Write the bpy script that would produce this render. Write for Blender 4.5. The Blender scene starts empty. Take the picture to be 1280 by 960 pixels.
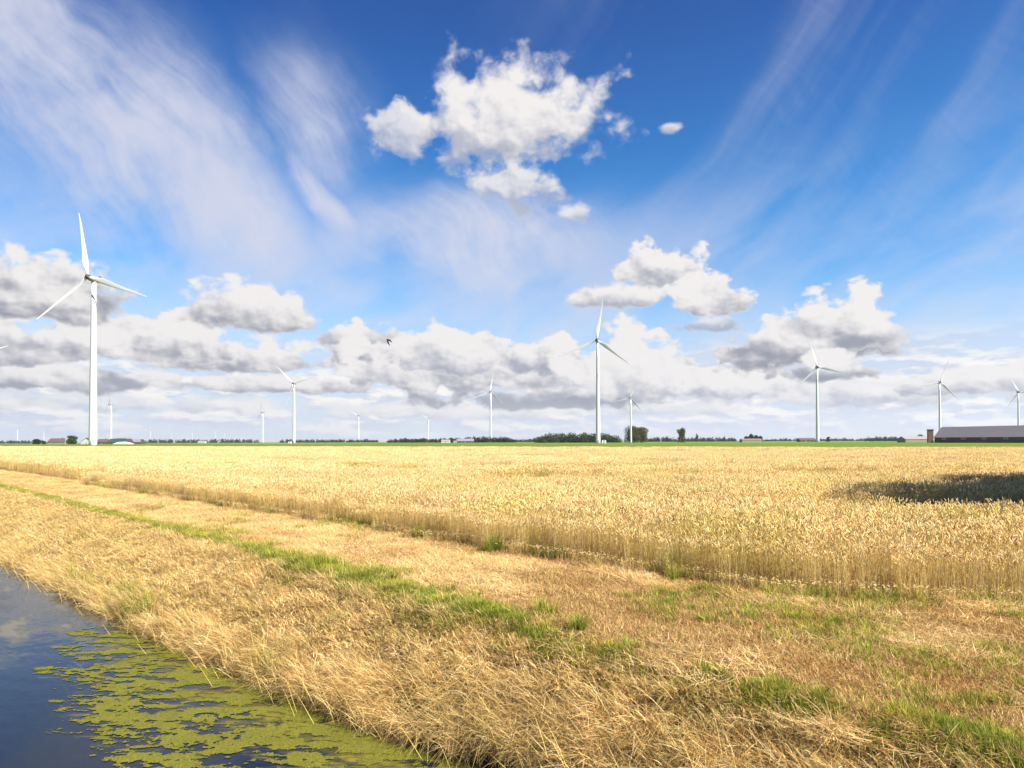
import bpy, math, random
import numpy as np
from mathutils import Matrix, Vector, Euler
R = math.radians
rng = np.random.default_rng(11)
random.seed(5)
sc = bpy.context.scene
COL = sc.collection

# ------------------------------------------------------------------ camera
H = 2.2
FPX = 853.33                      # focal length in pixels of a 1280 px wide frame
PITCH, ROLL, HORIZON = 0.8, -0.18, 551.7
cam_d = bpy.data.cameras.new("camera"); cam = bpy.data.objects.new("camera", cam_d); COL.objects.link(cam)
cam_d.sensor_width = 36; cam_d.lens = 24; cam_d.clip_start = 0.05; cam_d.clip_end = 60000
cam_d.shift_y = ((HORIZON - 480) - FPX * math.tan(R(PITCH))) / 1280
CROT = Matrix.Rotation(R(90 + PITCH), 3, 'X') @ Matrix.Rotation(R(ROLL), 3, 'Z')
cam.location = (0, 0, H); cam.rotation_euler = CROT.to_euler()
sc.camera = cam

def pix_dir(u, v):
    return (CROT @ Vector(((u - 640) / FPX, (480 - v) / FPX + cam_d.shift_y * 1280 / FPX, -1))).normalized()
def at_y(u, v, y):                 # the point on the sight line at depth y
    d = pix_dir(u, v); return Vector((0, 0, H)) + d * (y / d.y)
def azel(u, v):
    d = pix_dir(u, v); return math.degrees(math.atan2(d.x, d.y)), math.degrees(math.asin(d.z))
def px_x(u, y):                    # x on the ground at depth y below column u
    return at_y(u, 552, y).x

# ------------------------------------------------------------------ light and sky
SUN_AZ, SUN_EL = 122.0, 42.0
sun_d = bpy.data.lights.new("sun", 'SUN'); sun = bpy.data.objects.new("sun", sun_d); COL.objects.link(sun)
sun_d.energy = 5.0; sun_d.angle = R(0.53); sun_d.color = (1.0, 0.92, 0.79)
sd = Vector((math.sin(R(SUN_AZ)) * math.cos(R(SUN_EL)), math.cos(R(SUN_AZ)) * math.cos(R(SUN_EL)), math.sin(R(SUN_EL))))
sun.rotation_euler = sd.to_track_quat('Z', 'Y').to_euler()
sun.location = (30, -10, 40)
sc.view_settings.view_transform = 'Standard'; sc.view_settings.look = 'None'
sc.view_settings.gamma = 1; sc.view_settings.use_curve_mapping = False
EXPO = 1.38
sc.view_settings.exposure = EXPO
sc.render.engine = 'CYCLES'
sc.cycles.use_denoising = True
sc.cycles.max_bounces = 6; sc.cycles.diffuse_bounces = 3; sc.cycles.transparent_max_bounces = 8
sc.cycles.sample_clamp_indirect = 4

class NT:
    """writes shader maths as node graphs"""
    def __init__(s, tree): s.t = tree
    def n(s, typ, **kw):
        n = s.t.nodes.new(typ)
        for k, v in kw.items(): setattr(n, k, v)
        return n
    def put(s, sock, v):
        if isinstance(v, X): s.t.links.new(v.s, sock)
        elif v is not None:
            if hasattr(sock.default_value, '__len__') and not hasattr(v, '__len__'): v = [v] * len(sock.default_value)
            if hasattr(v, '__len__') and len(sock.default_value) == 4 and len(v) == 3: v = (*v, 1)
            sock.default_value = v
    def m(s, op, a, b=None, c=None, clamp=False):
        n = s.n('ShaderNodeMath', operation=op, use_clamp=clamp)
        s.put(n.inputs[0], a); s.put(n.inputs[1], b) if b is not None else None
        if c is not None: s.put(n.inputs[2], c)
        return X(s, n.outputs[0])
    def vm(s, op, a, b=None, c=None, out=0):
        n = s.n('ShaderNodeVectorMath', operation=op)
        s.put(n.inputs[0], a)
        if b is not None: s.put(n.inputs['Scale'] if op == 'SCALE' else n.inputs[1], b)
        if c is not None: s.put(n.inputs[2], c)
        return X(s, n.outputs['Value' if op in ('LENGTH', 'DOT_PRODUCT', 'DISTANCE') else 'Vector'])
    def xyz(s, v):
        n = s.n('ShaderNodeSeparateXYZ'); s.put(n.inputs[0], v); return [X(s, o) for o in n.outputs]
    def vec(s, x, y, z=0.0):
        n = s.n('ShaderNodeCombineXYZ')
        for i, q in enumerate((x, y, z)): s.put(n.inputs[i], q)
        return X(s, n.outputs[0])
    def noise(s, v, scale, detail=4, rough=.5, dist=0.0, color=False, lac=2.0):
        n = s.n('ShaderNodeTexNoise'); s.put(n.inputs['Vector'], v)
        for k, q in (('Scale', scale), ('Detail', detail), ('Roughness', rough), ('Distortion', dist), ('Lacunarity', lac)): s.put(n.inputs[k], q)
        return X(s, n.outputs['Color' if color else 0])
    def voro(s, v, scale, detail=0, rough=.5, feature='F1', smooth=.5):
        n = s.n('ShaderNodeTexVoronoi', feature=feature); n.normalize = True; s.put(n.inputs['Vector'], v)
        s.put(n.inputs['Scale'], scale); s.put(n.inputs['Detail'], detail); s.put(n.inputs['Roughness'], rough)
        if feature == 'SMOOTH_F1': s.put(n.inputs['Smoothness'], smooth)
        return X(s, n.outputs['Distance'])
    def ss(s, x, a, b, lo=0.0, hi=1.0, smooth=True):
        n = s.n('ShaderNodeMapRange'); n.interpolation_type = 'SMOOTHSTEP' if smooth else 'LINEAR'
        s.put(n.inputs[0], x); s.put(n.inputs[1], a); s.put(n.inputs[2], b); s.put(n.inputs[3], lo); s.put(n.inputs[4], hi)
        return X(s, n.outputs[0])
    def mix(s, f, a, b, mode='MIX'):
        n = s.n('ShaderNodeMix', data_type='RGBA', blend_type=mode)
        s.put(n.inputs[0], f); s.put(n.inputs[6], a); s.put(n.inputs[7], b); return X(s, n.outputs[2])
    def attr(s, name):
        n = s.n('ShaderNodeAttribute'); n.attribute_name = name; return X(s, n.outputs['Color'])
    def ramp(s, x, stops):
        n = s.n('ShaderNodeValToRGB'); r = n.color_ramp
        while len(r.elements) < len(stops): r.elements.new(0.5)
        for e, (p, c) in zip(r.elements, stops): e.position = p; e.color = (*c, 1)
        s.put(n.inputs[0], x); return X(s, n.outputs[0])
class X:
    def __init__(s, nt, sock): s.nt = nt; s.s = sock
    def __add__(s, o): return s.nt.m('ADD', s, o)
    def __sub__(s, o): return s.nt.m('SUBTRACT', s, o)
    def __rsub__(s, o): return s.nt.m('SUBTRACT', o, s)
    def __mul__(s, o): return s.nt.m('MULTIPLY', s, o)
    def __truediv__(s, o): return s.nt.m('DIVIDE', s, o)
    __radd__ = __add__; __rmul__ = __mul__
    def max(s, o): return s.nt.m('MAXIMUM', s, o)
    def min(s, o): return s.nt.m('MINIMUM', s, o)
    def pow(s, o): return s.nt.m('POWER', s, o)

def build_world():
    w = bpy.data.worlds.new("World"); sc.world = w; w.use_nodes = True
    t = w.node_tree; t.nodes.clear(); N = NT(t)
    STR = 0.07; G = 1 / STR / 2 ** EXPO           # G: from brightness in the picture to sky radiance
    sky = N.n('ShaderNodeTexSky', sky_type='NISHITA'); sky.sun_disc = False
    sky.sun_elevation = R(SUN_EL); sky.sun_rotation = R(SUN_AZ)
    sky.air_density = 1.0; sky.dust_density = 0.3; sky.ozone_density = 3.0
    skyc = X(N, sky.outputs[0])
    def c_(*q): return tuple(v * G for v in q)
    tc = N.n('ShaderNodeTexCoord'); d = N.vm('NORMALIZE', X(N, tc.outputs['Generated']))
    x, y, z = N.xyz(d)
    az = N.m('ARCTAN2', x, y) * 57.2958
    el = N.m('ARCSINE', z) * 57.2958
    P = N.vec(az, el, 0.0)
    # clear sky: the Nishita sky graded to the photograph's deep polarised blue
    grade = N.ramp(N.ss(el.max(0.0), 0.0, 50.0, 0, 1, False), [(0.0, (0.62, 0.72, 0.82)), (0.16, (0.34, 0.76, 0.98)), (0.34, (0.155, 0.61, 0.90)), (0.62, (0.10, 0.33, 0.66)), (1.0, (0.075, 0.25, 0.55))])
    base = N.vm('SCALE', N.vm('MULTIPLY', skyc, grade), 1.12)
    def rot(v, deg, sx, sy, ox=0, oy=0):
        a = R(deg); px, py, _ = N.xyz(v)
        return N.vec((px * math.cos(a) + py * math.sin(a)) * sx + ox, (py * math.cos(a) - px * math.sin(a)) * sy + oy, 0.0)
    def blob(v, u0, v0, ru, rv, deg=0):
        ca, ce = azel(u0, v0); a1, e1 = azel(u0 + ru, v0); a2, e2 = azel(u0, v0 - rv)
        q = N.vm('SUBTRACT', v, (ca, ce, 0))
        q = rot(q, deg, 1 / max(a1 - ca, .1), 1 / max(e2 - ce, .1))
        return N.vm('LENGTH', q)
    # ---- high thin cloud (cirrus): soft veils drawn out into long fibres
    warp = N.vm('SUBTRACT', N.noise(N.vm('MULTIPLY', P, (0.05, 0.06, 0)), 1.0, 4, .5, color=True), (0.5, 0.5, 0.5))
    Pw = N.vm('ADD', P, N.vm('SCALE', warp, 12.0))
    soft = N.noise(N.vm('ADD', P, (40, 3, 0)), .09, 7, .60)
    fanA = N.noise(rot(Pw, -38, .05, .34), 1.0, 6, .56)
    fanB = N.noise(rot(Pw, -62, .05, .34, 7, 3), 1.0, 6, .56)
    fine = N.noise(rot(Pw, -46, .16, 1.5), 1.0, 5, .62)
    fan = fanA * .6 + fanB * .4
    c1 = N.ss(blob(Pw, 120, 150, 420, 200, -35), 1.3, -.1)
    c2 = N.ss(blob(Pw, 375, 165, 105, 160, 8), 1.35, -.2)
    c2b = N.ss(blob(Pw, 265, 265, 200, 90, -32), 1.35, -.2)
    c2c = N.ss(blob(Pw, 400, 262, 120, 34, -38), 1.4, -.2)
    c3 = N.ss(blob(Pw, 590, 310, 260, 85, 0), 1.3, -.1)
    tex = fan * .95 + soft * 1.45 + fine * .36 - .84
    cir = (c1 * tex * 1.15).max(c2 * (tex + .06)).max(c2b * (tex + .32)).max(c2c * (tex + .22)).max(c3 * (tex + .14))
    cir = N.ss(cir, 0.0, 0.80, 0, .90)
    Pv = N.vm('ADD', P, N.vm('SCALE', warp, 4.5))
    st = N.noise(rot(Pv, 50, .018, .17, 5, 2), 1.0, 5, .5)
    streak = N.ss(st + (fine - .5) * .1, 0.46, 0.90, 0, .48) * N.ss(az, -6.0, 24.0)
    vl = N.noise(rot(Pw, 26, .045, .17, 11, 5), 1.0, 7, .55)
    veil = N.ss(vl + soft * .35, 0.46, 0.86) * N.ss(el, 24.0, 10.0) * .68
    low = N.ss(el, 15.0, 3.0, 0, .75)
    cir = 1 - (1 - cir) * (1 - streak) * (1 - veil)
    colr = N.mix(cir, base, c_(.68, .70, .83))
    colr = N.mix(low, colr, c_(.68, .74, .87))
    # ---- cumulus: each cloud is a puff of billowy noise with its own base, sun from the upper right
    def billow(v):
        v3 = N.vm('ADD', v, N.vm('SCALE', N.noise(v, .5, 2, .5, color=True), .9))
        a = N.noise(v3, .34, 8, .55)
        b = N.voro(v3, .55, 1.6, .45)
        return a * 1.15 + (0.62 - b) * 0.50
    Ps = N.vm('MULTIPLY', P, (1.0, 1.3, 1.0))
    n0 = billow(Ps)
    l0 = N.noise(Ps, .30, 3, .5); l1 = N.noise(N.vm('ADD', Ps, (0.75, 1.0, 0.0)), .30, 3, .5)
    m0 = N.noise(Ps, .85, 4, .5); m1 = N.noise(N.vm('ADD', Ps, (0.22, 0.30, 0.0)), .85, 4, .5)
    relief = (l0 - l1) * 2.5 + (m0 - m1) * 1.1 + (n0 - .62) * .55
    def cumulus(col, u0, v0, ru, rv, flat=2.2, dark=.5, amp=1.9, soft=.24, thin=1.0, bright=1.0, lift=0.0):
        ca, ce = azel(u0, v0); a1, e1 = azel(u0 + ru, v0); a2, e2 = azel(u0, v0 - rv)
        kx, ky = 1 / (a1 - ca), 1 / (e2 - ce)
        qx = N.m('MULTIPLY_ADD', az, kx, -ca * kx); qy = N.m('MULTIPLY_ADD', el, ky, -ce * ky)
        qb = qy.max(qy * -flat)
        r = N.m('SQRT', N.m('MULTIPLY_ADD', qx, qx, qb * qb))
        f = .92 - r + (n0 - 0.66) * amp
        al = N.ss(f, 0.0, soft, 0, thin)
        s_ = qy * 1.25 + qx * 0.12 + relief + lift
        sh = N.ss(s_, -0.75, 0.62)
        sh = N.m('MAXIMUM', sh, N.ss(f, 0.0, 0.45, .72, 0))              # thin rims let light through
        k = 1.62 - dark * .72
        return N.mix(al, col, N.mix(sh, c_(.345 * k, .36 * k, .43 * k), c_(.90 * bright, .87 * bright, .855 * bright)))
    c = colr
    # distant bank along the horizon
    hb = N.noise(N.vec(az * .20, el * .70, 4.0), 1.0, 7, .6)
    hb2 = N.noise(N.vec(az * .20 + .10, el * .70 + .24, 4.0), 1.0, 5, .55)
    hba = N.ss(hb, .38, .55) * N.ss(el, 9.0, 4.5) * N.ss(el, 0.0, 1.4, .3, 1)
    hsh = N.ss((hb - hb2) * 2.4 + hb * .9, .28, .68)
    c = N.mix(hba * .92, c, N.mix(hsh, c_(.62, .67, .81), c_(1.05, 1.0, .93)))
    clouds = [
        (150, 505, 260, 18, dict(dark=.35, flat=1.6, soft=.6, thin=.6, lift=.15)),
        (560, 515, 250, 17, dict(dark=.20, flat=1.6, soft=.5, thin=.8, lift=.3, bright=1.0)),
        (850, 512, 120, 14, dict(dark=.30, flat=1.6, soft=.5, thin=.75, lift=.1)),
        (1030, 492, 230, 30, dict(dark=.35, flat=1.6, soft=.5, thin=.85, lift=.2)),
        (1225, 478, 110, 32, dict(dark=.55)),
        (70, 474, 170, 28, dict(dark=.8, flat=1.8, lift=-.15)),
        (350, 484, 120, 18, dict(dark=.7, flat=2.0, lift=-.1)),
        (290, 452, 140, 38, dict(dark=.95, flat=2.4, lift=.05)),
        (175, 432, 140, 52, dict(dark=1.0, flat=2.2, lift=.05)),
        (10, 437, 140, 44, dict(dark=.9, flat=2.0, lift=-.1)),
        (322, 398, 80, 56, dict(dark=.95, flat=2.8, amp=1.5)),
        (62, 382, 116, 74, dict(dark=1.08, flat=3.2, amp=1.2, lift=-.3)),
        (455, 426, 56, 24, dict(dark=.75, flat=1.8, lift=-.35)),
        (490, 448, 80, 26, dict(dark=.8, flat=1.8, lift=-.2)),
        (600, 470, 160, 46, dict(dark=.85, flat=2.0, lift=.1)),
        (568, 448, 80, 46, dict(dark=.6, flat=2.0)),
        (690, 452, 64, 34, dict(dark=.75, flat=1.6, lift=-.1)),
        (785, 478, 100, 72, dict(dark=.6, flat=2.2, lift=.2)),
        (690, 502, 170, 20, dict(dark=1.0, flat=1.6, soft=.5, lift=-.8, thin=.85)),
        (880, 482, 46, 28, dict(dark=.45, flat=1.7, lift=.2)),
        (945, 486, 70, 30, dict(dark=.45, flat=1.7, lift=.2)),
        (775, 374, 72, 22, dict(dark=.5, flat=1.8, soft=.4, lift=-.15)),
        (822, 342, 54, 38, dict(dark=.6, flat=2.4)),
        (888, 380, 56, 42, dict(dark=.75, flat=2.6)),
        (890, 408, 60, 13, dict(dark=.7, flat=1.2, soft=.5, thin=.75, lift=-.5)),
        (1000, 440, 124, 44, dict(dark=1.05, flat=1.9, lift=-.4)),
        (1048, 414, 90, 54, dict(dark=.95, flat=2.0, lift=.05)),
        (1040, 466, 76, 24, dict(dark=1.0, flat=1.8, lift=-.25)),
        (642, 150, 132, 84, dict(dark=.40, flat=1.15, amp=1.8, soft=.62, lift=.15)),
        (572, 150, 62, 40, dict(dark=.3, flat=1.1, amp=2.0, soft=.7, thin=.8, lift=.15)),
        (505, 166, 46, 38, dict(dark=.25, flat=1.0, amp=2.6, soft=.6, thin=.8, lift=.1)),
        (650, 232, 60, 38, dict(dark=.40, flat=1.0, amp=2.2, soft=.6, lift=.0, thin=.85)),
        (715, 268, 24, 14, dict(dark=.35, flat=1.0, amp=1.8, soft=.6, lift=.0, thin=.8)),
        (838, 160, 15, 9, dict(dark=.3, flat=1.0, amp=1.3, soft=.7, thin=.8, lift=.1)),
    ]
    for u0, v0, ru, rv, kw in clouds: c = cumulus(c, u0, v0, ru, rv, **kw)
    # air near the horizon
    hz = N.ss(el, 3.5, 0.0, 0, .40)
    c = N.mix(hz, c, c_(.80, .84, .92))
    bg = N.n('ShaderNodeBackground'); N.put(bg.inputs[0], c); bg.inputs[1].default_value = STR
    o = N.n('ShaderNodeOutputWorld'); t.links.new(bg.outputs[0], o.inputs[0])
    w.cycles.sampling_method = 'MANUAL'; w.cycles.sample_map_resolution = 512
build_world()

# ------------------------------------------------------------------ helpers
def tag(o, label=None, cat=None, group=None, kind=None):
    if label: o['label'] = label
    if cat: o['category'] = cat
    if group: o['group'] = group
    if kind: o['kind'] = kind
    return o
def mesh_from(name, V, F, mat=None, col=None, smooth=False):
    me = bpy.data.meshes.new(name)
    V = np.asarray(V, dtype=np.float32)
    if isinstance(F, np.ndarray):
        k = F.shape[1]; nf = len(F)
        me.vertices.add(len(V)); me.vertices.foreach_set('co', V.ravel())
        me.loops.add(nf * k); me.loops.foreach_set('vertex_index', F.ravel().astype(np.int32))
        me.polygons.add(nf); me.polygons.foreach_set('loop_start', np.arange(0, nf * k, k, dtype=np.int32))
        me.polygons.foreach_set('loop_total', np.full(nf, k, dtype=np.int32))
        me.update(calc_edges=True)
    else:
        me.from_pydata([tuple(map(float, v)) for v in V], [], [tuple(f) for f in F])
    if col is not None:
        a = me.color_attributes.new('tint', 'FLOAT_COLOR', 'POINT')
        c4 = np.ones((len(V), 4), dtype=np.float32); c4[:, :3] = col; a.data.foreach_set('color', c4.ravel())
    if smooth: me.polygons.foreach_set('use_smooth', np.ones(len(me.polygons), dtype=bool))
    if mat: me.materials.append(mat)
    me.validate(); me.update()
    return me
def obj(name, me, parent=None, loc=None, rot=None, link=True):
    o = bpy.data.objects.new(name, me)
    if link: COL.objects.link(o)
    if parent is not None: o.parent = parent
    if loc is not None: o.location = loc
    if rot is not None: o.rotation_euler = rot
    return o
class MB:
    """collects simple solids into one mesh"""
    def __init__(s): s.V = []; s.F = []
    def add(s, V, F):
        b = len(s.V); s.V += [tuple(v) for v in V]; s.F += [tuple(i + b for i in f) for f in F]
    def box(s, x0, x1, y0, y1, z0, z1):
        s.add([(x0, y0, z0), (x1, y0, z0), (x1, y1, z0), (x0, y1, z0), (x0, y0, z1), (x1, y0, z1), (x1, y1, z1), (x0, y1, z1)],
              [(0, 3, 2, 1), (4, 5, 6, 7), (0, 1, 5, 4), (1, 2, 6, 5), (2, 3, 7, 6), (3, 0, 4, 7)])
    def loft(s, rings, cap=True):
        n = len(rings[0]); b = [tuple(p) for r in rings for p in r]; F = []
        for i in range(len(rings) - 1):
            for j in range(n):
                k = (j + 1) % n; F.append((i * n + j, i * n + k, (i + 1) * n + k, (i + 1) * n + j))
        if cap: F.append(tuple(range(n))[::-1]); F.append(tuple((len(rings) - 1) * n + j for j in range(n)))
        s.add(b, F)
    def prism(s, poly, x0, x1):     # polygon in (y,z) extruded along x
        n = len(poly); V = [(x0, a, b) for a, b in poly] + [(x1, a, b) for a, b in poly]
        F = [tuple(range(n)), tuple(range(n, 2 * n))[::-1]] + [(i, n + i, n + (i + 1) % n, (i + 1) % n) for i in range(n)]
        s.add(V, F)
    def build(s, name, mat, parent=None, smooth=False, loc=None):
        me = mesh_from(name, s.V, s.F, mat, smooth=smooth)
        import bmesh
        bm = bmesh.new(); bm.from_mesh(me); bmesh.ops.recalc_face_normals(bm, faces=bm.faces); bm.to_mesh(me); bm.free()
        return obj(name, me, parent, loc)
def empty(name, loc, rz=0):
    o = bpy.data.objects.new(name, None); COL.objects.link(o); o.location = loc; o.rotation_euler = (0, 0, rz); return o
def material(name):
    m = bpy.data.materials.new(name); m.use_nodes = True; m.node_tree.nodes.clear(); N = NT(m.node_tree)
    return m, N
def finish(N, shader, disp=None):
    o = N.n('ShaderNodeOutputMaterial'); N.t.links.new(shader, o.inputs[0])
def principled(N, col, rough=.8, bump=None, dist=.02, spec=.3, metal=0.0):
    b = N.n('ShaderNodeBsdfPrincipled'); N.put(b.inputs['Base Color'], col); N.put(b.inputs['Roughness'], rough)
    b.inputs['Specular IOR Level'].default_value = spec; b.inputs['Metallic'].default_value = metal
    if bump is not None:
        n = N.n('ShaderNodeBump'); N.put(n.inputs['Height'], bump); n.inputs['Distance'].default_value = dist
        N.t.links.new(n.outputs[0], b.inputs['Normal'])
    return b.outputs[0]
def plain(name, col, rough=.7, var=.12, scale=.6, spec=.3):
    m, N = material(name); tc = N.n('ShaderNodeTexCoord'); p = X(N, tc.outputs['Object'])
    f = N.noise(p, scale, 5, .6)
    c = N.mix(f, tuple(q * (1 - var) for q in col), tuple(min(q * (1 + var), 1) for q in col))
    finish(N, principled(N, c, rough, spec=spec)); return m
def blade_mat(name, trans=.3, hue=(1, 1, 1), var=.35, alt=None, alt_amt=.0, nscale=.35):
    m, N = material(name)
    a = N.attr('tint'); oi = N.n('ShaderNodeObjectInfo'); rnd = X(N, oi.outputs['Random'])
    ge = N.n('ShaderNodeNewGeometry'); pos = X(N, ge.outputs['Position'])
    c = N.vm('SCALE', a, rnd * var + (1 - var * .5))
    pn = N.noise(pos, nscale, 4, .6)
    c = N.vm('SCALE', c, pn * .5 + .75)
    if alt:
        k = N.ss(N.noise(N.vm('ADD', pos, (31, 7, 3)), nscale * 1.7, 4, .6), .48, .68, 0, alt_amt)
        c = N.mix(k, c, N.vm('MULTIPLY', c, alt))
    c = N.vm('MULTIPLY', c, hue)
    d = N.n('ShaderNodeBsdfDiffuse'); N.put(d.inputs[0], c)
    tr = N.n('ShaderNodeBsdfTranslucent'); N.put(tr.inputs[0], c)
    mx = N.n('ShaderNodeMixShader'); mx.inputs[0].default_value = trans
    N.t.links.new(d.outputs[0], mx.inputs[1]); N.t.links.new(tr.outputs[0], mx.inputs[2])
    finish(N, mx.outputs[0]); return m

# value noise in numpy, for placing things
def vnoise(x, y, seed=0, octaves=4, rough=.5):
    x = np.asarray(x, float); y = np.asarray(y, float); tot = np.zeros(np.broadcast(x, y).shape); amp = 1; s = 0
    for o in range(octaves):
        xi = np.floor(x).astype(np.int64); yi = np.floor(y).astype(np.int64); fx = x - xi; fy = y - yi
        fx = fx * fx * (3 - 2 * fx); fy = fy * fy * (3 - 2 * fy)
        def h(a, b):
            v = np.sin(a * 127.1 + b * 311.7 + seed * 74.7 + o * 19.19) * 43758.5453; return v - np.floor(v)
        tot += amp * ((h(xi, yi) * (1 - fx) + h(xi + 1, yi) * fx) * (1 - fy) + (h(xi, yi + 1) * (1 - fx) + h(xi + 1, yi + 1) * fx) * fy)
        s += amp; amp *= rough; x = x * 2.03 + 5.1; y = y * 2.03 + 1.7
    return tot / s

# ------------------------------------------------------------------ the lie of the land
# s runs across the ditch and the track, t along them (they run 45 degrees to the view)
Q = 1 / math.sqrt(2)
def st2xy(s, t): return (s + t) * Q, (s - t) * Q
def xy2st(x, y): return (x + y) * Q, (x - y) * Q
ZW = -1.1
def s_water(t):
    return np.interp(t, [-200, -60, -24, -12, -6.5, -4.5, 2, 30], [2.9, 3.2, 3.5, 3.92, 4.55, 5.0, 5.1, 5.1]) + .22 * (vnoise(t * .55, t * 0 + 3, 5, 3) - .5)
S_CREST = 6.1
def s_wheat(t):
    return 9.85 + np.maximum(0, t + 4.3) * .62 + .35 * (vnoise(t * .8, t * 0, 9, 3) - .5)
def sstep(x, a, b):
    k = np.clip((x - a) / (b - a), 0, 1); return k * k * (3 - 2 * k)
def ground_z(s, t):
    sw = s_water(t)
    k = np.clip((s - (sw - .5)) / (S_CREST - (sw - .5)), 0, 1)
    bank = -1.5 + 1.5 * (1 - (1 - k) ** 1.45)
    z = np.where(s < S_CREST, bank, 0.0)
    near = np.clip((0.9 - s) / 2.2, 0, 1); z = np.where(s < 1.0, -1.5 + 1.8 * sstep(near, 0, 1), z)
    z = z + np.where(s < S_CREST, .10, .05) * (vnoise(s * 1.3, t * 1.1, 2, 4) - .5) * (np.abs(s) < 60)
    z = z - .03 * np.exp(-((s - 7.3) / .28) ** 2) - .03 * np.exp(-((s - 9.0) / .28) ** 2)
    return z
def far_edge_y(x): return 161 - .51 * x       # far edge of the wheat field

def ground_material():
    m, N = material("ground_soil")
    tc = N.n('ShaderNodeTexCoord'); p = X(N, tc.outputs['Object']); x, y, z = N.xyz(p)
    s = (x + y) * Q; t = (x - y) * Q
    pst = N.vec(s, t, 0.0)
    n1 = N.noise(pst, .9, 6, .62); n2 = N.noise(N.vm('MULTIPLY', pst, (2.0, .34, 1)), 1.0, 6, .6); n3 = N.noise(p, 22, 4, .7); n4 = N.noise(N.vm('MULTIPLY', pst, (5.0, 2.6, 1)), 1.0, 7, .72)
    straw = N.mix(n4, (.34, .21, .08), (.70, .52, .27))
    soil = N.mix(n3, (.15, .07, .032), (.34, .18, .08))
    grn = N.mix(n3, (.09, .15, .02), (.22, .28, .05))
    k = N.ss(n2 * .6 + n4 * .6 - .1 + N.ss(t, -16.0, -4.0, 0, .10), .45, .60)
    c = N.mix(k, straw, soil)
    kg = N.ss(n1 * .55 + n4 * .5, .56, .68, 0, .6)
    c = N.mix(kg, c, grn)
    under = N.mix(n3, (.10, .065, .025), (.26, .18, .08))
    c = N.mix(N.ss(s, 6.0, 5.7), c, under)
    c = N.mix(N.ss(z, -.92, -1.04), c, (.035, .026, .015))
    # beyond the wheat: green crops and pastures
    edge = y + x * .51
    g1 = N.noise(N.vec(x * .004, y * .012, 0.0), 1.0, 3, .5)
    far = N.mix(N.ss(g1, .42, .6), (.075, .15, .018), (.15, .20, .05))
    strip = N.ss(N.noise(N.vec(x * .0012 + 3.0, y * .006, 2.0), 1.0, 2, .5), .60, .64)
    far = N.mix(strip * N.ss(y, 700, 900), far, (.42, .34, .18))
    c = N.mix(N.ss(edge, 160.0, 162.0), c, far)
    ls = N.ss(s, -1.2, -3.5)
    c = N.mix(ls, c, N.mix(n1, (.09, .15, .02), (.35, .30, .12)))
    finish(N, principled(N, c, .95, bump=n3 + n1, dist=.03, spec=.1)); return m
def spaced(a, b, step, lim=25000, g=1.35):
    core = list(np.arange(a, b + 1e-6, step)); lo = []; d = step; v = a
    while v > -lim: d *= g; v -= d; lo.append(v)
    hi = []; d = step; v = b
    while v < lim: d *= g; v += d; hi.append(v)
    return np.array(lo[::-1] + core + hi)
gs = spaced(-2, 11, .14); gt = spaced(-45, 6, .22)
GS, GT = np.meshgrid(gs, gt, indexing='ij')
GX, GY = st2xy(GS, GT); GZ = ground_z(GS, GT)
ns, nt_ = GS.shape
ii, jj = np.meshgrid(np.arange(ns - 1), np.arange(nt_ - 1), indexing='ij'); a0 = (ii * nt_ + jj).ravel()
GF = np.stack([a0, a0 + nt_, a0 + nt_ + 1, a0 + 1], 1)
ground = obj("ground", mesh_from("ground", np.stack([GX.ravel(), GY.ravel(), GZ.ravel()], 1), GF, ground_material(), smooth=True))
tag(ground, "flat farmland with a mown straw track beside a ditch", kind='structure')

# ------------------------------------------------------------------ water and algae
def water_material():
    m, N = material("ditch_water")
    tc = N.n('ShaderNodeTexCoord'); p = X(N, tc.outputs['Object'])
    x, y, z = N.xyz(p)
    rip = N.noise(N.vec((x + y) * 3.0, (x - y) * 1.4, 0.0), 1.0, 4, .55)
    pale_refl = N.ss(N.noise(N.vec((x + y) * 1.3, (x - y) * .5, 0.0), 1.0, 8, .65, .3), .46, .64, 0, .75) * N.ss(x - y, -17.0, -20.0)  # pale sky reflection painted into the colour of the far water
    c = N.mix(pale_refl, (.006, .009, .016), (.17, .16, .13))
    s_ = (x + y) * Q; t_ = (x - y) * Q
    fn = N.noise(N.vec(x * 1.6, y * 5.0, 0.0), 1.0, 9, .72)
    reg = N.ss(s_ + (N.noise(p, .8, 3, .5) - .5) * 1.2, 2.1, 4.3, 0, .20) * N.ss(t_, -15.0, -12.0)
    film = N.ss(fn + reg, .55, .80, 0, .85) * N.ss(t_, -15.0, -13.0) * N.ss(s_, 1.7, 2.3)
    c = N.mix(film, c, N.mix(N.ss(fn, .35, .65), (.07, .07, .006), (.19, .16, .02)))
    b = N.n('ShaderNodeBsdfPrincipled'); N.put(b.inputs['Base Color'], c); N.put(b.inputs['Roughness'], (pale_refl.max(film)) * .8 + .04)
    b.inputs['IOR'].default_value = 1.34
    bn = N.n('ShaderNodeBump'); N.put(bn.inputs['Height'], rip); bn.inputs['Distance'].default_value = .012; bn.inputs['Strength'].default_value = .5
    N.t.links.new(bn.outputs[0], b.inputs['Normal'])
    finish(N, b.outputs[0]); return m
wv = [st2xy(s, t) for s, t in ((-.6, -2500), (5.5, -2500), (5.5, 40), (-.6, 40))]
water = obj("water", mesh_from("water", [(a, b, ZW) for a, b in wv], [(0, 1, 2, 3)], water_material()))
tag(water, "still dark water in the ditch reflecting the sky", kind='structure')

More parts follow.
